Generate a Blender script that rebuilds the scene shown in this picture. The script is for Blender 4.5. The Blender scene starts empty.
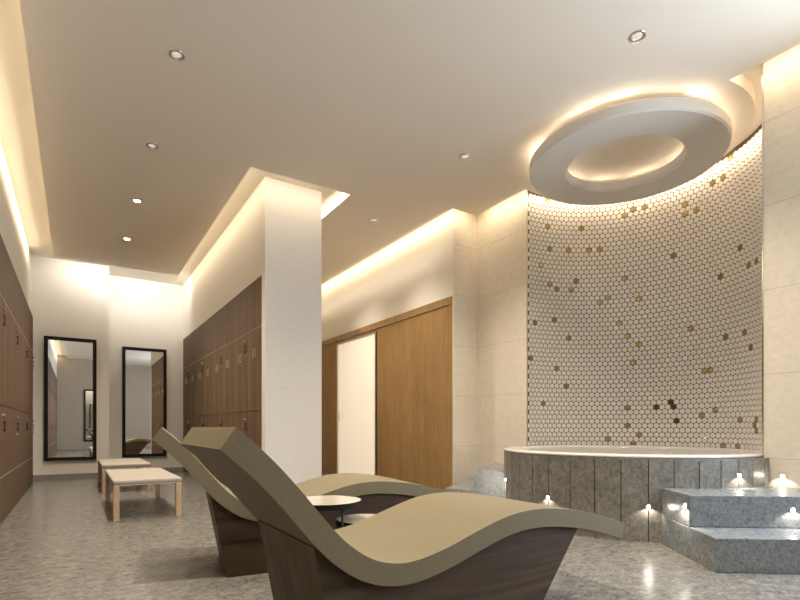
import bpy, bmesh, math, random
from math import pi, sin, cos, radians as R
from mathutils import Vector, Matrix
random.seed(7)
S = bpy.context.scene
COL = S.collection

# ------------------------------------------------------------------ camera, world, lights, exposure
TH = math.atan(324 / 509)
cd = bpy.data.cameras.new('camera'); cam = bpy.data.objects.new('camera', cd); COL.objects.link(cam)
cam.location = (0, 0, .8); cam.rotation_euler = (pi / 2, 0, -TH)
cd.sensor_width = 36; cd.lens = 509 / 800 * 36; cd.shift_y = .16; cd.clip_start = .02
S.camera = cam
S.view_settings.view_transform = 'Standard'; S.view_settings.look = 'None'
S.view_settings.gamma = 1; S.view_settings.use_curve_mapping = False
S.view_settings.exposure = 0.62
w = bpy.data.worlds.new('sky'); S.world = w; w.use_nodes = True
w.node_tree.nodes['Background'].inputs[0].default_value = (.55, .72, 1, 1)
w.node_tree.nodes['Background'].inputs[1].default_value = 1.0
S.cycles.max_bounces = 10; S.cycles.diffuse_bounces = 6; S.cycles.glossy_bounces = 4
S.cycles.sample_clamp_indirect = 6; S.cycles.caustics_reflective = False; S.cycles.caustics_refractive = False
S.cycles.use_denoising = True

WARM = (1, .80, .55); NEUT = (1, .87, .71); COOL = (.74, .86, 1)
K_COVE = .25; K_SPOT = 6.0; K_FILL = 2.0

def area(name, loc, direction, sx, sy, power, color, spread=180, up=(0, 0, 1)):
    l = bpy.data.lights.new(name, 'AREA'); l.shape = 'RECTANGLE'; l.size = sx; l.size_y = sy
    l.energy = power; l.color = color; l.spread = R(spread)
    o = bpy.data.objects.new(name, l); COL.objects.link(o); o.location = loc
    d = Vector(direction).normalized(); z = -d; x = Vector(up).cross(z)
    if x.length < 1e-4: x = Vector((1, 0, 0))
    x.normalize(); y = z.cross(x)
    o.rotation_euler = Matrix((x, y, z)).transposed().to_euler()
    return o
def spot(name, loc, direction, power, color, angle=110, blend=1, radius=.03):
    l = bpy.data.lights.new(name, 'SPOT'); l.energy = power; l.color = color
    l.spot_size = R(angle); l.spot_blend = blend; l.shadow_soft_size = radius
    o = bpy.data.objects.new(name, l); COL.objects.link(o); o.location = loc
    o.rotation_euler = Vector(direction).to_track_quat('-Z', 'Y').to_euler()
    return o

ZP, ZS = 3.35, 3.45          # underside of the lowered ceiling panel, underside of the slab above it
def cove(name, a, b, n, per_m, color=WARM, z=3.425, tilt=-1.1, h=.03, spread=160):
    a = Vector((*a, z)); b = Vector((*b, z)); L = (b - a).length
    area(name, (a + b) / 2, Vector((n[0], n[1], tilt)), L, h, per_m * L * K_COVE, color, spread)
cove('cove_left', (-.30, -3.1), (-.30, 9.15), (-1, 0), 6, z=3.375, tilt=-.2, spread=85)
cove('cove_end', (-.26, 9.20), (.45, 9.20), (0, 1), 11, (1, .95, .90))
cove('cove_end_b', (.46, 9.21), (1.42, 9.21), (0, 1), 26, (1, .95, .90), tilt=-.3)
cove('cove_partition_left', (1.455, 5.0), (1.455, 10.0), (1, 0), 5)
cove('cove_partition_front', (1.46, 4.995), (2.51, 4.995), (0, 1), 5)
cove('cove_partition_right', (2.345, 5.12), (2.345, 9.9), (1, 0), 7, NEUT, z=3.395, tilt=0, spread=55)
cove('cove_oak_wall', (3.68, 4.68), (3.68, 10.0), (1, 0), 6)
cove('cove_block', (3.69, 4.675), (4.03, 4.675), (0, 1), 5)
cove('cove_right_a', (4.055, 3.88), (4.055, 4.64), (1, 0), 6)
cove('cove_right_b', (4.055, -3.1), (4.055, 1.83), (1, 0), 6)
cove('rear_warm_fill', (-.25, -3.12), (4.0, -3.12), (0, -1), 18, (1, .84, .64))  # unseen strip added at the rear for broad warm ambient light
NX, NY, NR = 4.22, 2.857, 1.143     # niche centre and radius
for k in range(9):
    a = R(-80 + k * 20)
    area('cove_niche', (NX + 1.045 * cos(a), NY + 1.045 * sin(a), 3.40), (cos(a), sin(a), -.9), .35, .03, 1.7 * K_COVE, WARM, 150)
RX, RY = 4.18, 2.80                 # hanging ring centre
for k in range(16):
    a = R(k * 22.5 + 10)
    area('ring_glow', (RX + .74 * cos(a), RY + .74 * sin(a), 3.288), (3.5 * cos(a), 3.5 * sin(a), 1), .28, .02, (.60 + .3 * sin(k * 2.4)) * K_COVE, NEUT)
for k in range(10):
    a = R(k * 36 + 15)
    area('ring_inner_glow', (RX + .62 * cos(a), RY + .62 * sin(a), 3.288), (-2 * cos(a), -2 * sin(a), 1), .30, .03, .45 * K_COVE, NEUT)
area('cool_fill', (4.19, .22, 1.75), (-1, 0, 0), 1.4, 2.2, 52 * K_FILL, COOL)  # added unseen area lamp: cool fill on the column and steps

# ------------------------------------------------------------------ materials
def mat(name, col, rough=.5, metal=0, spec=.5, emit=None, es=1, **k):
    m = bpy.data.materials.new(name); m.use_nodes = True
    b = m.node_tree.nodes['Principled BSDF']
    b.inputs['Base Color'].default_value = (*col, 1); b.inputs['Roughness'].default_value = rough
    b.inputs['Metallic'].default_value = metal; b.inputs['Specular IOR Level'].default_value = spec
    if emit: b.inputs['Emission Color'].default_value = (*emit, 1); b.inputs['Emission Strength'].default_value = es
    for kk, v in k.items(): b.inputs[kk.replace('_', ' ')].default_value = v
    return m
def N(m, t, **k):
    n = m.node_tree.nodes.new(t)
    for a, v in k.items(): setattr(n, a, v)
    return n
def L(m, a, b): m.node_tree.links.new(a, b)
def noise_mix(m, c1, c2, scale=(1, 1, 1), ns=5, detail=8, rough=.6, lo=.35, hi=.65, dist=0, bump=0, vec=None, coord='Object'):
    b = m.node_tree.nodes['Principled BSDF']
    tc = N(m, 'ShaderNodeTexCoord'); mp = N(m, 'ShaderNodeMapping'); mp.inputs['Scale'].default_value = scale
    L(m, tc.outputs[coord], mp.inputs[0])
    nz = N(m, 'ShaderNodeTexNoise'); nz.inputs['Scale'].default_value = ns; nz.inputs['Detail'].default_value = detail
    nz.inputs['Roughness'].default_value = rough; nz.inputs['Distortion'].default_value = dist
    L(m, mp.outputs[0], nz.inputs[0])
    r = N(m, 'ShaderNodeValToRGB'); r.color_ramp.elements[0].position = lo; r.color_ramp.elements[1].position = hi
    r.color_ramp.elements[0].color = (*c1, 1); r.color_ramp.elements[1].color = (*c2, 1)
    L(m, nz.outputs[0], r.inputs[0]); L(m, r.outputs[0], b.inputs['Base Color'])
    if bump:
        bp = N(m, 'ShaderNodeBump'); bp.inputs['Strength'].default_value = bump; bp.inputs['Distance'].default_value = .01
        L(m, nz.outputs[0], bp.inputs['Height']); L(m, bp.outputs[0], b.inputs['Normal'])
    return r, nz, mp
def multiply(m, fac_socket, darkcol):
    """base colour *= lerp(1, darkcol, fac)"""
    b = m.node_tree.nodes['Principled BSDF']; src = b.inputs['Base Color'].links[0].from_socket
    mx = N(m, 'ShaderNodeMix', data_type='RGBA', blend_type='MULTIPLY')
    L(m, fac_socket, mx.inputs['Factor']); L(m, src, mx.inputs['A']); mx.inputs['B'].default_value = (*darkcol, 1)
    L(m, mx.outputs['Result'], b.inputs['Base Color'])
def wood(name, c1, c2, grain='z', rough=.45, s=1.0, fine=60):
    m = mat(name, c1, rough, spec=.28)
    sc = {'z': (1, 1, .05), 'x': (.05, 1, 1), 'y': (1, .05, 1)}[grain]
    r, nz, mp = noise_mix(m, c1, c2, sc, 9 * s, 6, .6, .32, .68, .6)
    tc = N(m, 'ShaderNodeTexCoord'); mp2 = N(m, 'ShaderNodeMapping'); mp2.inputs['Scale'].default_value = sc
    L(m, tc.outputs['Object'], mp2.inputs[0])
    n2 = N(m, 'ShaderNodeTexNoise'); n2.inputs['Scale'].default_value = fine; n2.inputs['Detail'].default_value = 3
    L(m, mp2.outputs[0], n2.inputs[0])
    rr = N(m, 'ShaderNodeValToRGB'); rr.color_ramp.elements[0].position = .4; rr.color_ramp.elements[1].position = .62
    L(m, n2.outputs[0], rr.inputs[0]); multiply(m, rr.outputs[0], (.78, .76, .74))
    return m
M = {}
M['paint'] = mat('ceiling_paint', (.84, .76, .655), .9, spec=.2)
M['slab'] = mat('slab_paint', (.80, .76, .68), .9, spec=.2)
M['plaster'] = mat('plaster', (.80, .77, .71), .8, spec=.2)
M['whitepaint'] = mat('ring_paint', (.80, .78, .75), .6, spec=.3)

def stone_wall(name, base, off, pitch=.6, seam=(.78, .73, .67), var=.90):
    m = mat(name, base, .55, spec=.35)
    b2 = tuple(v * var for v in base)
    noise_mix(m, b2, base, (1, 1, 1.6), 14, 10, .7, .35, .62)
    tc = N(m, 'ShaderNodeTexCoord'); sp = N(m, 'ShaderNodeSeparateXYZ'); L(m, tc.outputs['Object'], sp.inputs[0])
    a = N(m, 'ShaderNodeMath', operation='SUBTRACT'); L(m, sp.outputs['Z'], a.inputs[0]); a.inputs[1].default_value = off
    p = N(m, 'ShaderNodeMath', operation='PINGPONG'); L(m, a.outputs[0], p.inputs[0]); p.inputs[1].default_value = pitch / 2
    c = N(m, 'ShaderNodeMath', operation='LESS_THAN'); L(m, p.outputs[0], c.inputs[0]); c.inputs[1].default_value = .0028
    multiply(m, c.outputs[0], seam)
    return m
M['stone_wall'] = stone_wall('cream_stone_slabs', (.83, .765, .655), .58, .61)
M['column_stone'] = stone_wall('cream_column_stone', (.80, .77, .72), .61, .615, (.93, .91, .88), .955)

def grey_stone(name, c1, c2, sc=(1, 1, 1), ns=4, rough=.25, bump=0):
    m = mat(name, c1, rough, spec=.5)
    noise_mix(m, c1, c2, sc, ns, 12, .72, .3, .7, .8, bump)
    tc = N(m, 'ShaderNodeTexCoord'); n2 = N(m, 'ShaderNodeTexNoise'); n2.inputs['Scale'].default_value = 55
    n2.inputs['Detail'].default_value = 6; n2.inputs['Roughness'].default_value = .8
    L(m, tc.outputs['Object'], n2.inputs[0])
    rr = N(m, 'ShaderNodeValToRGB'); rr.color_ramp.elements[0].position = .48; rr.color_ramp.elements[1].position = .62
    L(m, n2.outputs[0], rr.inputs[0]); multiply(m, rr.outputs[0], (.58, .56, .54))
    return m
M['floor'] = grey_stone('polished_grey_stone', (.085, .080, .072), (.30, .288, .262), (1.0, 1.25, 1), 17, .26)
M['tubstone'] = grey_stone('grey_stone_cladding', (.12, .115, .10), (.36, .345, .315), (1, 1, .8), 22, .35)
M['stepstone'] = grey_stone('grey_stone_steps', (.155, .172, .185), (.29, .315, .335), (1, 1, 1.3), 20, .25)
M['walnut'] = wood('walnut_lockers', (.088, .052, .029), (.188, .120, .069), 'z', .62)
M['oak'] = wood('oak_panelling', (.36, .22, .090), (.47, .30, .135), 'z', .4, .6)
M['oak_frame'] = wood('light_oak', (.52, .37, .235), (.62, .46, .31), 'y', .45)
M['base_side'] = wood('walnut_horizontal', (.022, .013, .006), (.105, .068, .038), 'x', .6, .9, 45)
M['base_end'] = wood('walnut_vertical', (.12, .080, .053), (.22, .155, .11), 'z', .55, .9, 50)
M['khaki'] = mat('khaki_moulding', (.25, .215, .145), .55, spec=.3)
noise_mix(M['khaki'], (.165, .138, .082), (.184, .154, .093), (1, 1, 1), 90, 3, .5, .3, .7, 0, .08)
M['linen'] = mat('cream_linen', (.78, .72, .63), .9, spec=.1)
noise_mix(M['linen'], (.37, .335, .29), (.45, .41, .36), (1, 1, 1), 120, 3, .5, .3, .7, 0, .2)
M['mirror'] = mat('silvered_glass', (.80, .80, .78), .01, 1)
M['black'] = mat('black_metal', (.014, .012, .010), .5, spec=.2)
M['dark'] = mat('dark_void', (.02, .018, .016), .9)
M['chrome'] = mat('chrome', (.80, .78, .74), .15, 1)
M['alu'] = mat('brushed_aluminium', (.72, .67, .58), .35, 1)
M['edging'] = mat('pale_edging', (.55, .45, .34), .4)
M['digit'] = mat('engraved_numerals', (.50, .42, .32), .4, .3)
M['door'] = mat('frosted_glass_added_glow', (.86, .80, .69), .12, spec=.5, emit=(1, .86, .66), es=.32)  # glow put into the leaf to brighten it; nothing is lit behind
M['grout'] = mat('brown_grout', (.10, .070, .045), .9)
M['tile'] = mat('white_glazed_tile', (.88, .845, .80), .10, spec=.5)
M['gold'] = mat('gold_tile', (.47, .36, .16), .25, .55)
M['bronze'] = mat('bronze_tile', (.15, .105, .05), .25, .5)
M['acrylic'] = mat('white_acrylic', (.66, .63, .60), .10, spec=.6)
M['water'] = mat('water', (.75, .88, .88), .02, spec=.5, Transmission_Weight=.9, IOR=1.33)
M['lens'] = mat('lit_lens', (1, 1, 1), .3, emit=(1, .93, .80), es=90)
M['lens_dim'] = mat('downlight_lens', (.9, .9, .9), .15, .6, emit=(1, .95, .88), es=.25)
M['tabletop'] = mat('pale_marble', (.76, .70, .60), .15)
noise_mix(M['tabletop'], (.42, .37, .30), (.54, .50, .43), (1, 3, 1), 6, 6, .6, .35, .65, 1)
M['glass'] = mat('window_glass', (.9, .95, 1), .02, Transmission_Weight=1.0, IOR=1.02)
M['skirting'] = grey_stone('grey_skirting', (.26, .25, .235), (.36, .35, .33), (1, 1, 1), 5, .3)
# noise_mix multiply for tiles: per-tile tint from a white-noise lookup is done with slots

# ------------------------------------------------------------------ helpers
def link(name, bm, m, parent=None, smooth=False, bevel=0, seg=2):
    me = bpy.data.meshes.new(name); bm.normal_update(); bm.to_mesh(me); bm.free()
    for x in (m if isinstance(m, (list, tuple)) else [m]): me.materials.append(x)
    o = bpy.data.objects.new(name, me); COL.objects.link(o)
    if parent: o.parent = parent
    if smooth:
        for p in me.polygons: p.use_smooth = True
    if bevel:
        b = o.modifiers.new('bevel', 'BEVEL'); b.width = bevel; b.segments = seg; b.limit_method = 'ANGLE'; b.angle_limit = R(40)
    return o
def box(bm, x0, x1, y0, y1, z0, z1, mi=0):
    v = [bm.verts.new(p) for p in ((x0, y0, z0), (x1, y0, z0), (x1, y1, z0), (x0, y1, z0), (x0, y0, z1), (x1, y0, z1), (x1, y1, z1), (x0, y1, z1))]
    for f in ((0, 3, 2, 1), (4, 5, 6, 7), (0, 1, 5, 4), (1, 2, 6, 5), (2, 3, 7, 6), (3, 0, 4, 7)):
        bm.faces.new([v[i] for i in f]).material_index = mi
    return v
def bx(*a): bm = bmesh.new(); box(bm, *a); return bm
def prism(pts, z0, z1, bm=None):
    bm = bm or bmesh.new()
    lo = [bm.verts.new((x, y, z0)) for x, y in pts]; hi = [bm.verts.new((x, y, z1)) for x, y in pts]
    n = len(pts)
    for i in range(n): bm.faces.new((lo[i], lo[(i + 1) % n], hi[(i + 1) % n], hi[i]))
    bm.faces.new(hi); bm.faces.new(lo[::-1])
    return bm
def lathe(prof, n=64, a0=0, a1=2 * pi, cx=0, cy=0, bm=None):
    bm = bm or bmesh.new(); full = abs(a1 - a0 - 2 * pi) < 1e-6
    rings = []
    cnt = n if full else n + 1
    for i in range(cnt):
        a = a0 + (a1 - a0) * i / n
        rings.append([bm.verts.new((cx + r * cos(a), cy + r * sin(a), z)) for r, z in prof])
    for i in range(n):
        A, B = rings[i], rings[(i + 1) % cnt]
        for j in range(len(prof) - 1): bm.faces.new((A[j], B[j], B[j + 1], A[j + 1]))
    return bm
def cyl(bm, p, r, h, n=16, axis='z', mi=0, r2=None):
    r2 = r if r2 is None else r2
    def pt(a, rr, t):
        if axis == 'z': return (p[0] + rr * cos(a), p[1] + rr * sin(a), p[2] + t)
        if axis == 'x': return (p[0] + t, p[1] + rr * cos(a), p[2] + rr * sin(a))
        return (p[0] + rr * sin(a), p[1] + t, p[2] + rr * cos(a))
    A = [bm.verts.new(pt(2 * pi * i / n, r, 0)) for i in range(n)]; B = [bm.verts.new(pt(2 * pi * i / n, r2, h)) for i in range(n)]
    for i in range(n): bm.faces.new((A[i], A[(i + 1) % n], B[(i + 1) % n], B[i])).material_index = mi
    bm.faces.new(A[::-1]).material_index = mi; bm.faces.new(B).material_index = mi
    return bm
def tag(o, label, cat, group=None):
    o['label'] = label; o['category'] = cat
    if group: o['group'] = group
    return o
def thing(name, loc, label, cat, group=None, rz=0):
    o = bpy.data.objects.new(name, None); COL.objects.link(o); o.location = loc; o.rotation_euler = (0, 0, rz)
    o.empty_display_size = .1
    return tag(o, label, cat, group)
def struct(name, bm, m, **k):
    o = link(name, bm, m, **k); o['kind'] = 'structure'; return o
def kids(o): return [c for c in bpy.data.objects if c.parent == o]
def dup(o, parent=None):
    c = o.copy(); COL.objects.link(c); c.parent = parent
    for ch in kids(o): dup(ch, c)
    return c

# ------------------------------------------------------------------ room shell
X0, X1, Y0, Y1 = -1.05, 5.6, -3.3, 10.15
struct('floor', bx(X0 - .1, X1, Y0 - .1, Y1 + .25, -.1, 0), M['floor'])
# slab above
struct('ceiling', bx(X0 - .1, X1, Y0 - .1, Y1 + .25, ZS, ZS + .1), M['slab'])
# lowered ceiling panel: front hall, two arms around the partition, a half disc into the niche
arc = []
A0 = math.asin(-.18 / 1.02)
rr_ = 1.02
ang0 = math.atan2(-(rr_**2 - .18**2)**.5, -.18); ang1 = math.atan2((rr_**2 - .18**2)**.5, -.18)
for i in range(41):
    a = ang0 + (ang1 - ang0) * i / 40
    arc.append((NX + rr_ * cos(a), NY + rr_ * sin(a)))
pts = [(-.283, Y0 + .17), (4.04, Y0 + .17)] + arc + [(4.04, 4.66), (3.665, 4.66), (3.665, 9.95), (2.53, 9.95), (2.53, 4.98),
       (1.439, 4.98), (1.439, 9.18), (-.283, 9.18)]
struct('ceiling_panel', prism(pts, ZP, ZS), M['paint'])
# end walls (two planes with a small jog)
bm = bx(-1.1, .457, 9.62, 10.4, 0, ZS); box(bm, .457, 1.70, Y1, 10.4, 0, ZS)
struct('wall_far', bm, M['plaster'])
struct('wall_far_passage', bx(2.32, 3.9, Y1, 10.4, 0, ZS), M['plaster'])
bm = bx(-.585, .452, 9.605, 9.62, 0, .075); box(bm, .457, 1.68, Y1 - .015, Y1, 0, .075)
struct('baseboard_far', bm, M['skirting'])
# left wall: bulkhead above the lockers, wall behind them, pier at the far end
bm = bx(-1.1, -.585, Y0, 9.62, 2.402, ZS); box(bm, -1.1, -1.0, Y0, 9.62, 0, 2.402); box(bm, -1.0, -.585, 9.052, 9.62, 0, 2.402)
box(bm, -1.0, -.585, Y0, -1.002, 0, 2.402)
struct('wall_left', bm, M['plaster'])
# partition clad in pale stone
bm = bx(1.68, 2.324, 5.285, 5.402, 0, ZS)
struct('wall_partition_end', bm, M['column_stone'], bevel=.004)
bm = bx(1.68, 2.324, 5.402, 10.15, 2.445, ZS); box(bm, 2.16, 2.324, 5.402, 10.15, 0, 2.402)
struct('wall_partition', bm, M['plaster'])
# oak wall
struct('wall_oak_side', bx(3.841, 4.2, 4.851, 10.15, 2.402, ZS), M['plaster'])
bm = bx(3.84, 4.22, 4.83, 4.85, 0, ZS); box(bm, 3.88, 4.22, 4.85, 5.0, 0, 2.4)
struct('wall_block', bm, M['stone_wall'])
struct('wall_oak_core', bx(3.875, 4.2, 5.0, 10.15, 0, 2.402), M['dark'])
# right wall on both sides of the niche; an unseen tall window is added behind the cool fill lamp
bm = bx(4.22, 4.4, NY + NR + .011, 5.0, 0, ZS)
struct('wall_right', bm, M['stone_wall'])
bm = bx(4.22, 4.4, .95, NY - NR - .011, 0, ZS); box(bm, 4.22, 4.4, Y0, -.55, 0, ZS); box(bm, 4.22, 4.4, -.55, .95, 0, .6); box(bm, 4.22, 4.4, -.55, .95, 2.9, ZS)
struct('wall_right_near', bm, M['stone_wall'])
struct('wall_rear', bx(X0, 4.4, Y0, Y0 + .15, 0, ZS), mat('taupe_plaster', (.42, .36, .29), .8))
bm = bx(4.27, 4.33, -.55, -.49, .6, 2.9); box(bm, 4.27, 4.33, .89, .95, .6, 2.9); box(bm, 4.27, 4.33, 0.17, .23, .66, 2.84)
box(bm, 4.27, 4.33, -.49, .89, .6, .66); box(bm, 4.27, 4.33, -.49, .89, 2.84, 2.9)
wn = struct('added_window_1', bm, M['black'])  # frame of the added window, made up to go with the cool fill
link('pane', bx(4.295, 4.305, -.49, .89, .66, 2.84), M['glass'], wn)

# ------------------------------------------------------------------ oak panelling and cream door
bm = bmesh.new()
def oakp(y0, y1, z0, z1, x=3.842, d=.033): box(bm, x, x + d, y0, y1, z0, z1)
oakp(4.851, 10.15, 2.318, 2.402)                    # header
oakp(4.851, 4.93, 0, 2.318)                         # end stile
oakp(4.936, 6.66, 0, 2.308, 3.852, .023)            # wide panel
oakp(6.665, 6.70, 0, 2.308, 3.852, .023)
oakp(8.10, 10.15, 0, 2.308, 3.848, .027)
oakp(6.70, 8.10, 2.272, 2.308, 3.852, .023)
struct('wall_oak_panelling', bm, M['oak'])
struct('trim_1', bx(3.838, 3.86, 4.93, 10.15, 2.309, 2.317), M['alu'])
bm = bx(3.836, 3.875, 6.712, 6.745, 0, 2.27); box(bm, 3.836, 3.875, 8.055, 8.09, 0, 2.27); box(bm, 3.836, 3.875, 6.745, 8.055, 2.245, 2.27)
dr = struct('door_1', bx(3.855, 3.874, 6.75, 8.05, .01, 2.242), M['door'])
f = link('door_frame', bm, M['alu'], dr)
bm = bmesh.new(); cyl(bm, (3.842, 6.80, 1.0), .012, .0, 8) if 0 else None
cyl(bm, (3.835, 7.98, .93), .007, .14, 12); cyl(bm, (3.835, 7.98, .95), .005, .02, 8, 'x'); cyl(bm, (3.835, 7.98, 1.05), .005, .02, 8, 'x')
link('door_handle', bm, M['alu'], dr, smooth=True)
struct('trim_2', bx(3.846, 3.873, 6.701, 6.711, 0, 2.27), M['dark'])
bm = bmesh.new()
for i in range(32):
    pass
A = [bm.verts.new((3.838, 7.47 + .075 * cos(2 * pi * i / 32), 2.362 + .026 * sin(2 * pi * i / 32))) for i in range(32)]
B = [bm.verts.new((3.842, 7.47 + .075 * cos(2 * pi * i / 32), 2.362 + .026 * sin(2 * pi * i / 32))) for i in range(32)]
for i in range(32): bm.faces.new((A[i], B[i], B[(i + 1) % 32], A[(i + 1) % 32]))
bm.faces.new(A); bm.faces.new(B[::-1])
tag(link('door_plate', bm, M['chrome']), 'small oval metal plate on the oak header above the cream door', 'plate')

# ------------------------------------------------------------------ niche: mosaic half cylinder
bm = lathe([(NR + .005, 0), (NR + .005, ZS), (NR + .12, ZS), (NR + .12, 0), (NR + .005, 0)], 64, -pi / 2, pi / 2, NX, NY)
struct('wall_niche', bm, M['grout'], smooth=False)
GOLD = [(75.9, 3.39), (74.8, 3.07), (56.6, 3.08), (74.6, 2.84), (61.9, 2.85), (61.5, 2.81), (51.0, 2.86), (44.9, 2.86), (31.9, 3.2), (27.2, 3.25), (22.5, 3.21), (20.7, 3.37), (0.7, 3.13), (0.7, 3.02), (-5.8, 3.02), (8.4, 2.63), (-12.2, 3.24), (-18.6, 3.24), (-24.0, 3.36), (-28.7, 2.49), (-36.0, 2.28), (-40.6, 2.29), (-18.4, 2.26), (57.8, 2.5), (73.9, 2.44), (69.8, 2.38), (61.2, 2.39), (31.8, 2.45), (39.4, 2.29), (44.1, 2.24), (25.8, 2.24), (84.4, 1.95), (71.4, 2.01), (33.4, 1.98), (31.6, 1.81), (62.8, 1.8), (85.8, 1.58), (68.8, 1.48), (25.4, 1.71), (27.3, 1.55), (-2.2, 1.83), (-19.2, 1.66), (-31.9, 1.68), (-35.9, 1.51), (-9.6, 1.39), (-12.4, 1.39), (62.8, 1.28), (30.5, 1.03), (30.1, 0.8), (25.8, 0.74), (42.0, 0.68), (28.5, 0.64), (-6.8, 0.9), (-15.3, 0.96), (-28.9, 0.9), (-29.6, 0.85), (-40.3, 0.9), (-38.5, 0.85), (-41.2, 0.75), (-20.3, 0.63), (-27.2, 0.64),
        (-60, 3.1), (-70, 2.0), (-65, 1.2), (80, 2.6), (79, 1.1), (-52, 2.7)]
DARK = [(14.7, 1.02), (9.9, 1.09), (8.2, 1.01), (6.8, 0.86)]
NC = 62; PW = pi * NR / NC; PH = PW * .866; Z0 = .60
nrow = int((ZS - Z0) / PH)
bm = bmesh.new()
special = {}
def nearest(az):
    a, z = az; best = None
    r = round((z - Z0) / PH - .5)
    for rr in (r - 1, r, r + 1):
        for c in range(NC):
            aa = -90 + (c + .5 + (.5 if rr % 2 else 0)) * 180 / NC; zz = Z0 + (rr + .5) * PH
            d = (R(aa - a) * NR)**2 + (zz - z)**2
            if best is None or d < best[0]: best = (d, rr, c)
    return best[1:]
for g in GOLD: special[nearest(g)] = 1
for g in DARK: special[nearest(g)] = 2
hexs = []
for k in range(6):           # rounded hexagon, pointy top
    for da in (-13, 13):
        a = R(90 + 60 * k + da); hexs.append((cos(a), sin(a)))
rad = PW / 2 * .945
for r in range(nrow):
    for c in range(NC):
        if r % 2 and c == NC - 1: continue
        th = -pi / 2 + (c + .5 + (.5 if r % 2 else 0)) * pi / NC; z = Z0 + (r + .5) * PH
        mi = special.get((r, c), 0)
        tx = random.uniform(-.03, .03); tz = random.uniform(-.03, .03)
        n = Vector((-cos(th), -sin(th), 0)); t = Vector((-sin(th), cos(th), 0)); u = Vector((0, 0, 1))
        base = Vector((NX + (NR + .005) * cos(th), NY + (NR + .005) * sin(th), z))
        lo = [bm.verts.new(base + t * (x * rad) + u * (y * rad)) for x, y in hexs]
        mid = [bm.verts.new(base + t * (x * rad) + u * (y * rad) + n * .003) for x, y in hexs]
        hi = [bm.verts.new(base + t * (x * rad * .88) + u * (y * rad * .88) + n * (.0055 + x * rad * tx + y * rad * tz)) for x, y in hexs]
        for i in range(12):
            j = (i + 1) % 12
            bm.faces.new((lo[i], lo[j], mid[j], mid[i])).material_index = mi
            fc = bm.faces.new((mid[i], mid[j], hi[j], hi[i])); fc.material_index = mi
        bm.faces.new(hi).material_index = mi
bmesh.ops.recalc_face_normals(bm, faces=bm.faces)
struct('wall_niche_mosaic', bm, [M['tile'], M['gold'], M['bronze']])
# metal edge strips of the niche
bm = bx(NX - .004, NX + .012, NY - NR - .011, NY - NR - .002, .6, ZS)
struct('trim_3', bm, M['chrome'])
bm = bx(NX - .004, NX + .012, NY + NR + .002, NY + NR + .011, .6, ZS)
struct('trim_4', bm, M['alu'])

# ------------------------------------------------------------------ hanging ring
rg = thing('ceiling_ring', (RX, RY, 3.17), 'large round white ring with a round hole hung under the ceiling above the tub', 'ceiling fixture')
prof = [(.485, .015), (.50, .0), (.81, 0), (.825, .015), (.825, .085), (.81, .10), (.50, .10), (.485, .085), (.485, .015)]
link('ring', lathe(prof, 128), M['whitepaint'], rg, smooth=True).modifiers.new('e', 'EDGE_SPLIT').split_angle = R(35)
for k in range(6):
    a = R(60 * k + 40)
    bm = bmesh.new(); cyl(bm, (.64 * cos(a), .64 * sin(a), .10), .012, .08, 12); link('spacer', bm, M['chrome'], rg, smooth=False)

# ------------------------------------------------------------------ tub
tb = thing('hot_tub', (4.226, 2.775, 0), 'round hot tub with white rim and grey stone cladding in the mosaic niche', 'hot tub')
gaps = [92, 101, 110, 119, 128, 137, 146.5, 155.5, 164, 173.2, 182.1, 191.9, 201.4, 210.6, 219.7, 228.1, 236.7, 244.7, 252.1, 259, 266, 272]
bm = bmesh.new(); RO = 1.110
for a, b in zip(gaps[:-1], gaps[1:]):
    a0, a1 = R(a + .16), R(b - .16)
    q = [(RO * cos(a0), RO * sin(a0)), (RO * cos(a1), RO * sin(a1)), ((RO - .03) * cos(a1), (RO - .03) * sin(a1)), ((RO - .03) * cos(a0), (RO - .03) * sin(a0))]
    prism(q, 0, .571, bm)
bmesh.ops.recalc_face_normals(bm, faces=bm.faces)
link('cladding', bm, M['tubstone'], tb)
link('surround', lathe([(1.078, 0), (1.078, .570), (.99, .570), (.99, 0), (1.078, 0)], 96, R(92), R(272)), M['dark'], tb)
struct('wall_niche_ledge', lathe([(1.0, .545), (1.132, .545), (1.132, .578), (1.0, .578), (1.0, .545)], 64, R(-88), R(88), NX, NY), M['tubstone'])
link('stone_rim', lathe([(1.0, .5715), (1.108, .5715), (1.108, .584), (1.0, .584), (1.0, .5715)], 96, R(92), R(272)), M['tubstone'], tb)
rim = lathe([(1.05, .5845), (1.10, .586), (1.107, .591), (1.107, .600), (1.098, .608), (1.08, .612), (.97, .612), (.945, .605), (.935, .58), (.90, .40), (.85, .22), (.75, .17), (.001, .16)], 128)
link('basin', rim, M['acrylic'], tb, smooth=True)
# nudge rim centre so it fits the niche
for c in kids(tb):
    if c.name.startswith('basin'): c.location = (-.018, .022, 0); c.scale = (.98, .98, 1)
link('water', lathe([(.001, .515), (.915, .515)], 96), M['water'], tb, smooth=True).location = (-.018, .022, 0)
for k in range(5):
    a = R(20 + 72 * k); bm = bmesh.new(); cyl(bm, (.72 * cos(a) - .012, .72 * sin(a) + .022, .172), .03, .01, 16)
    link('jet', bm, M['chrome'], tb)

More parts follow.
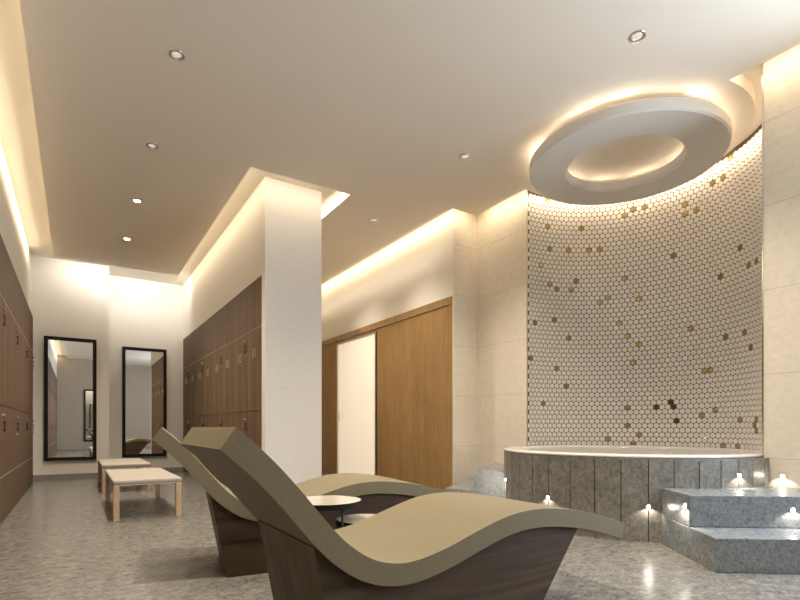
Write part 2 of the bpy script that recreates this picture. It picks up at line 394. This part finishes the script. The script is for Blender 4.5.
# ------------------------------------------------------------------ stone steps
TC = Vector((4.226, 2.775)); RT = 1.114
def tub_arc(p_from, p_to, n=16):
    a0 = math.atan2(p_from[1] - TC.y, p_from[0] - TC.x); a1 = math.atan2(p_to[1] - TC.y, p_to[0] - TC.x)
    if a1 - a0 > pi: a1 -= 2 * pi
    if a1 - a0 < -pi: a1 += 2 * pi
    return [(TC.x + RT * cos(a0 + (a1 - a0) * i / n), TC.y + RT * sin(a0 + (a1 - a0) * i / n)) for i in range(n + 1)]
def hit_tub(p, d):
    p = Vector(p); d = Vector(d).normalized(); q = p - TC
    B = q.dot(d); C = q.dot(q) - RT * RT; return tuple(p + d * (-B - (B * B - C)**.5))
def hit_x(p, d, x): t = (x - p[0]) / d[0]; return (x, p[1] + d[1] * t)
def hit_y(p, d, y): t = (y - p[1]) / d[1]; return (p[0] + d[0] * t, y)
st = thing('stone_steps', (3.5, 1.4, 0), 'two grey stone steps on the right, up from the floor to the tub rim', 'steps')
a_, b_ = Vector((.80, -.60)), Vector((.60, .80))
C1 = Vector((2.985, 1.440)); C2 = Vector((3.187, 1.688))
wx = NX - .001
tl = tub_arc(hit_tub(C2, b_), (wx, TC.y - (RT**2 - (wx - TC.x)**2)**.5))
O = Vector((3.5, 1.4))
def sub(pp, o): return [(x - o[0], y - o[1]) for x, y in pp]
p1 = [tuple(C1), hit_x(C1, a_, wx)] + [hit_x(C2 + b_ * .0, a_, wx)] + [tuple(C2)]
low = [tuple(C1), hit_x(C1, a_, wx)] + tl[::-1]
up = [tuple(C2), hit_x(C2, a_, wx)] + tl[::-1]
link('lower_step', prism(sub(low, O), 0, .19), M['stepstone'], st, bevel=.004)
link('upper_step', prism(sub(up, O), .1905, .385), M['stepstone'], st, bevel=.004)
st2 = thing('stone_steps', (3.6, 4.1, 0), 'two grey stone steps on the left of the tub, beside the oak wall', 'steps')
D1 = Vector((3.144, 4.098)); D2 = Vector((3.33, 3.85)); e_ = Vector((.80, .60)); g_ = Vector((.60, -.80))
O2 = Vector((3.6, 4.1))
wl = (wx, TC.y + (RT**2 - (wx - TC.x)**2)**.5)
tl2 = tub_arc(wl, hit_tub(D2, g_))
def close_left(Dp):
    h = hit_x(Dp, e_, 3.84)
    if h[1] < 4.829: 
        h2 = hit_y(Dp, e_, 4.829)
        if h2[0] < wx: return [tuple(Dp), h2, (wx, 4.829)]
        return [tuple(Dp), hit_x(Dp, e_, wx)]
    return [tuple(Dp), (3.84, h[1])]
low2 = close_left(D1) + tl2; up2 = close_left(D2) + tl2
link('lower_step', prism(sub(low2, O2)[::-1], 0, .19), M['stepstone'], st2, bevel=.004)
link('upper_step', prism(sub(up2, O2)[::-1], .1905, .385), M['stepstone'], st2, bevel=.004)

# ------------------------------------------------------------------ small recessed guide lights
def guide(pos, nrm, label, pw=1.0, r=.015, out=-.25, dirn=None, dist=.035, ang=125):
    n = Vector((nrm[0], nrm[1], 0)).normalized()
    o = thing('guide_light', pos, label, 'light', 'recessed guide lights round the tub', math.atan2(n.y, n.x))
    bm = lathe([(0.0001, 0), (r * .75, 0), (r * .75, .004), (r, .006), (r * 1.25, .003), (r * 1.3, 0)], 24)
    for v in bm.verts: v.co = Vector((v.co.z, v.co.x, v.co.y))
    link('bezel', bm, M['chrome'], o, smooth=True)
    bm = lathe([(0.0001, .007), (r * .5, .0065), (r * .75, .0045)], 24)
    for v in bm.verts: v.co = Vector((v.co.z, v.co.x, v.co.y))
    link('lens', bm, M['lens'], o, smooth=True)
    spot('guide_spot', Vector(pos) + n * dist, dirn or Vector((n.x * out, n.y * out, -1)), .75 * pw, NEUT, ang, .3, .006)
def on_tub(deg, z):
    a = R(deg); return (TC.x + (RO + .002) * cos(a), TC.y + (RO + .002) * sin(a), z), (cos(a), sin(a))
p, n = on_tub(182, .255); guide(p, n, 'small lit guide light in the tub cladding, farthest left of the tub front')
p, n = on_tub(219.7, .25); guide(p, n, 'small lit guide light low in the tub cladding left of the right steps')
p, n = on_tub(252.1, .468); guide(p, n, 'small lit guide light high in the tub cladding above the right steps', 1.3)
guide((4.218, 1.583, .457), (-1, 0), 'small lit guide light in the cream wall right of the tub', .6)
sp = C2 + b_ * .045
guide((sp.x - .002 * .8, sp.y + .002 * .6, .312), (-.8, .6), 'small lit guide light on the left side face of the right steps', 2.6, dist=.045, r=.019)
fp = C2 + a_ * .60
guide((fp.x - .002 * .6, fp.y - .002 * .8, .30), (-.6, -.8), 'small lit guide light in the front of the upper right step', 1.3)
p, n = on_tub(147, .33); guide(p, n, 'small lit guide light at the left edge of the tub beside the left steps', 9, ang=105, dirn=Vector((D2.x + g_.x * .10 - p[0], D2.y + g_.y * .10 - p[1], -.26)))

# ------------------------------------------------------------------ downlights
def downlight(x, y, label, pw=18, dim=True):
    o = thing('downlight', (x, y, ZP), label, 'ceiling light', 'recessed ceiling downlights')
    link('trim_ring', lathe([(.030, .0), (.036, -.005), (.050, -.006), (.055, -.002), (.055, 0)], 32), M['chrome'], o, smooth=True)
    link('lens', lathe([(.0001, -.004), (.018, -.006), (.030, -.001)], 24), M['lens'] if not dim else M['lens_dim'], o, smooth=True)
    spot('downlight_spot', (x, y, ZP - .02), (0, 0, -1), pw * K_SPOT, NEUT, 112, 1, .04)
names = ['nearest', 'second nearest', 'second farthest', 'farthest']
for i, yy in enumerate((3.754, 5.082, 6.41, 7.77)):
    downlight(.58, yy, 'small round downlight over the locker aisle, %s of four' % names[i], (18, 18, 24, 28)[i], dim=i < 2)
for i, yy in enumerate((1.967, 3.705, 5.442)):
    downlight(3.083, yy, ['small round downlight in the ceiling nearest the ring, top right', 'small round downlight in the ceiling left of the ring', 'small round downlight before the oak wall, farthest right-hand one'][i], (26, 24, 14)[i])
for x, y in ((.58, 2.42), (.58, 1.09), (.58, -.24), (3.08, .2), (3.08, 6.9)):
    spot('downlight_out_of_view', (x, y, ZP - .02), (0, 0, -1), (12 if y > 3 else 42 if y > 2 else 11) * K_SPOT, NEUT, 112, 1, .05)

# ------------------------------------------------------------------ lockers
def make_locker(side, H=2.443):
    W = .594; root = thing('locker', (0, 0, 0), '', 'locker')
    link('body', bx(.021, .46, -W / 2 + .001, W / 2 - .001, 0, H), M['walnut'], root)
    def panel(name, z0, z1):
        o = link(name, bx(0, .02, -W / 2 + .0015, W / 2 - .0015, z0, z1), M['walnut'], root); return o
    panel('top_panel', 1.907, H); panel('plinth_panel', .004, .384)
    for z0, z1 in ((.995, 1.898), (.393, .989)):
        d = panel('door', z0, z1)
        if z1 > 1.5 or z1 < 1.5:
            link('edge_strip', bx(-.001, .019, -W / 2 + .0015, W / 2 - .0015, z1 + .001, z1 + .005), M['edging'], d) if z1 > 1.5 else None
        yl = side * (W / 2 - .035); zl = z1 - .085
        bm = bmesh.new(); cyl(bm, (-.016, yl, zl), .014, .017, 16, 'x'); link('lock', bm, M['chrome'], d)
        bm = bmesh.new(); box(bm, -.012, -.008, yl - .004, yl + .004, zl - .135, zl - .045); box(bm, -.010, .0, yl - .003, yl + .003, zl - .13, zl - .12); box(bm, -.010, .0, yl - .003, yl + .003, zl - .06, zl - .05)
        link('handle', bm, M['black'], d, bevel=.002)
        bm = bmesh.new(); cyl(bm, (-.012, yl, zl - .175), .009, .013, 12, 'x'); link('key_hook', bm, M['chrome'], d)
    link('edge_strip', bx(-.001, .019, -W / 2 + .0015, W / 2 - .0015, .3855, .3895), M['edging'], root)
    return root
LA, LB = make_locker(1), make_locker(-1)
MA, MB = make_locker(1, 2.4), make_locker(-1, 2.4)
ordw = ['nearest the stone column', 'second from the stone column', 'third from the stone column', 'fourth from the stone column',
        'fifth from the stone column', 'third from the far wall', 'second from the far wall', 'touching the far wall']
for i in range(8):
    proto = LA if i % 2 == 0 else LB
    o = dup(proto); o.location = (1.68, 5.403 + .5925 * (i + .5), 0); o.scale = (1, .997, 1)
    o['label'] = 'dark walnut locker on the right of the aisle, %s' % ordw[i] + (', numbered %02d' % (i + 1) if i < 2 else '')
    o['group'] = 'walnut lockers on the right of the aisle'
    c = bpy.data.curves.new('number', 'FONT'); c.body = '%02d' % (i + 1); c.size = .15; c.extrude = .001
    c.align_x = 'CENTER'; c.align_y = 'CENTER'; c.materials.append(M['digit']); c.space_character = 1.1; c.offset = -.002
    tt = bpy.data.objects.new('number_text', c); COL.objects.link(tt); bpy.context.view_layer.update()
    me = bpy.data.meshes.new_from_object(tt.evaluated_get(bpy.context.evaluated_depsgraph_get())); bpy.data.objects.remove(tt)
    t = bpy.data.objects.new('number', me); COL.objects.link(t); t.parent = [k for k in kids(o) if k.name.startswith('door')][0]
    t.location = (-.0015, .03 * (-1 if i % 2 else -1), 1.635); t.rotation_euler = (pi / 2, 0, -pi / 2)
ol = ['touching the far end', 'second', 'third', 'fourth', 'fifth', 'sixth', 'seventh', 'eighth', 'ninth', 'tenth', 'eleventh', 'twelfth', 'thirteenth', 'fourteenth', 'fifteenth', 'sixteenth', 'seventeenth']
for i in range(17):
    proto = MB if i % 2 == 0 else MA
    o = dup(proto); o.location = (-.525, 9.05 - .5905 * (i + .5), 0); o.rotation_euler = (0, 0, pi); o.scale = (1, .994, 1)
    o['label'] = ('walnut locker on the left of the aisle, %s' % ol[i]) + ('' if i == 0 else ' from the far mirror wall')
    o['group'] = 'walnut lockers on the left of the aisle'
for p_ in (LA, LB, MA, MB):
    for c in kids(p_):
        for cc in kids(c): bpy.data.objects.remove(cc)
        bpy.data.objects.remove(c)
    bpy.data.objects.remove(p_)

# ------------------------------------------------------------------ mirrors
def wall_mirror(x, y, z, w, h, label, face=-1, group=None):
    o = thing('wall_mirror', (x, y, z), label, 'mirror')
    fw = .052; d = .035; y0, y1 = (-d, 0) if face < 0 else (0, d)
    bm = bmesh.new()
    box(bm, -w / 2, -w / 2 + fw, y0, y1, 0, h); box(bm, w / 2 - fw, w / 2, y0, y1, 0, h)
    box(bm, -w / 2 + fw, w / 2 - fw, y0, y1, 0, fw); box(bm, -w / 2 + fw, w / 2 - fw, y0, y1, h - fw, h)
    link('frame', bm, M['black'], o)
    ya, yb = (-.015, -.003) if face < 0 else (.003, .015)
    link('mirror_glass', bx(-w / 2 + fw, w / 2 - fw, ya, yb, fw, h - fw), M['mirror'], o)
wall_mirror(-.069, 9.619, .288, .70, 1.94, 'tall black framed mirror on the far wall beside the left lockers')
wall_mirror(1.037, Y1 - .001, .288, .712, 1.94, 'tall black framed mirror on the far wall nearer the right lockers')
wall_mirror(.62, Y0 + .151, .30, .74, 1.94, 'tall black framed mirror on the rear wall, seen only in a reflection', 1)

# ------------------------------------------------------------------ benches
def bench(label, y0):
    o = thing('bench', (.54, y0, 0), label, 'bench', 'oak benches in the locker aisle')
    W, Ln = .54, 1.42
    for sx in (-1, 1):
        for yy in (0, Ln - .045):
            bm = bx(sx * W / 2 - (.045 if sx > 0 else 0), sx * W / 2 + (0 if sx > 0 else .045), yy, yy + .045, 0, .30)
            link('leg', bm, M['oak_frame'], o, bevel=.003)
    bm = bx(-W / 2 + .003, W / 2 - .003, .003, .028, .245, .30); box(bm, -W / 2 + .003, W / 2 - .003, Ln - .028, Ln - .003, .245, .30)
    bm = bx(-W / 2, W / 2, 0, Ln, .300, .312); link('frame', bm, M['oak_frame'], o, bevel=.002)
    bm = bx(-W / 2 - .005, W / 2 + .005, -.005, Ln + .005 - .06, .3125, .350)
    link('cushion', bm, M['linen'], o, bevel=.014, seg=3, smooth=False)
bench('low oak bench with cream cushion, the nearer of the two', 4.98)
bench('low oak bench with cream cushion, behind the nearer one by the mirrors', 7.20)

# ------------------------------------------------------------------ wave loungers
top = [(.365, .803), (.413, .760), (.473, .704), (.545, .625), (.607, .550), (.655, .494), (.710, .440), (.790, .386), (.885, .359), (.979, .362), (1.097, .388), (1.225, .428), (1.363, .465), (1.494, .480), (1.634, .474), (1.808, .449), (1.974, .408), (2.101, .369)]
def catmull(P, n=5):
    out = []
    for i in range(len(P) - 1):
        p0 = P[max(i - 1, 0)]; p1 = P[i]; p2 = P[i + 1]; p3 = P[min(i + 2, len(P) - 1)]
        for k in range(n):
            t = k / n
            out.append(tuple(.5 * ((2 * p1[j]) + (-p0[j] + p2[j]) * t + (2 * p0[j] - 5 * p1[j] + 4 * p2[j] - p3[j]) * t * t + (-p0[j] + 3 * p1[j] - 3 * p2[j] + p3[j]) * t**3) for j in (0, 1)))
    out.append(P[-1]); return out
tp = catmull(top)
TK = .073
bt = []
for i, (x, z) in enumerate(tp):
    a = tp[max(i - 2, 0)]; b = tp[min(i + 2, len(tp) - 1)]; dx, dz = b[0] - a[0], b[1] - a[1]; l = math.hypot(dx, dz)
    bt.append((x + dz / l * TK, z - dx / l * TK))
bt[0] = (.326, .746); 
def lounger(name, loc, rz, label):
    """local origin at the base's near left floor corner (world .685, 1.42 for the near one)"""
    ox, oy = .685, 1.42
    o = thing(name, loc, label, 'lounger', None, rz)
    n = len(tp); W0, W1 = -.02, .60
    prof = [(x - ox, z) for x, z in tp] + [(x - ox, z) for x, z in bt[::-1]]
    bm = bmesh.new()
    A = [bm.verts.new((x, W0, z)) for x, z in prof]; B = [bm.verts.new((x, W1, z)) for x, z in prof]
    m = len(prof)
    for i in range(m): bm.faces.new((A[i], B[i], B[(i + 1) % m], A[(i + 1) % m]))
    for Q in (A, B):
        for i in range(n - 1):
            q = (Q[i], Q[i + 1], Q[m - 2 - i], Q[m - 1 - i]); bm.faces.new(q if Q is A else q[::-1])
    bmesh.ops.recalc_face_normals(bm, faces=bm.faces)
    s = link('seat_shell', bm, M['khaki'], o, smooth=True, bevel=.006, seg=3)
    s.modifiers['bevel'].angle_limit = R(50)
    s.modifiers.new('wn', 'WEIGHTED_NORMAL')
    # base
    bl = [(x, z) for x, z in bt if .605 < x < 1.795]
    poly = [(.597 - ox, .430)] + [(x - ox, z + .004) for x, z in bl] + [(1.80 - ox, .374), (1.505 - ox, 0), (.685 - ox, 0)]
    poly[0] = (.600 - ox, bl[0][1] + .008)
    bm = bmesh.new(); w0, w1 = 0, .56
    A = [bm.verts.new((x, w0, z)) for x, z in poly]; B = [bm.verts.new((x, w1, z)) for x, z in poly]; m = len(poly)
    for i in range(m):
        f = bm.faces.new((A[i], B[i], B[(i + 1) % m], A[(i + 1) % m]))
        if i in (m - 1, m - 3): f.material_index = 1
    bm.faces.new(A[::-1]); bm.faces.new(B)
    bmesh.ops.recalc_face_normals(bm, faces=bm.faces)
    link('base', bm, [M['base_side'], M['base_end']], o)
    return o
lounger('wave_lounger', (.685, 1.42, 0), 0, 'khaki wave shaped lounger on a dark walnut base, nearest the viewer')
lounger('wave_lounger', (.682, 2.79, 0), R(-8.5), 'khaki wave shaped lounger behind the small round tables')

# ------------------------------------------------------------------ nested side tables
def side_table(x, y, r, h, label, rot=0):
    o = thing('side_table', (x, y, 0), label, 'table')
    bm = lathe([(.0001, h - .004), (r - .006, h - .004), (r - .006, h), (.0001, h)], 64)
    link('tabletop', lathe([(.0001, h - .012), (r - .005, h - .012), (r - .005, h), (.0001, h)], 64), M['tabletop'], o)
    link('rim', lathe([(r - .005, h + .001), (r, h + .001), (r, h - .026), (r - .02, h - .026), (r - .02, h - .013), (r - .005, h - .013), (r - .005, h + .001)], 64), M['black'], o)
    for k in range(3):
        a = rot + 2 * pi * k / 3
        bm = bmesh.new(); cyl(bm, ((r - .012) * cos(a), (r - .012) * sin(a), 0), .006, h - .02, 10); link('leg', bm, M['black'], o, smooth=True)
side_table(1.079, 2.414, .19, .43, 'taller small round table with pale top and black rim between the loungers', R(34))
side_table(1.265, 2.325, .152, .33, 'lower small round table tucked under the taller one', R(150))
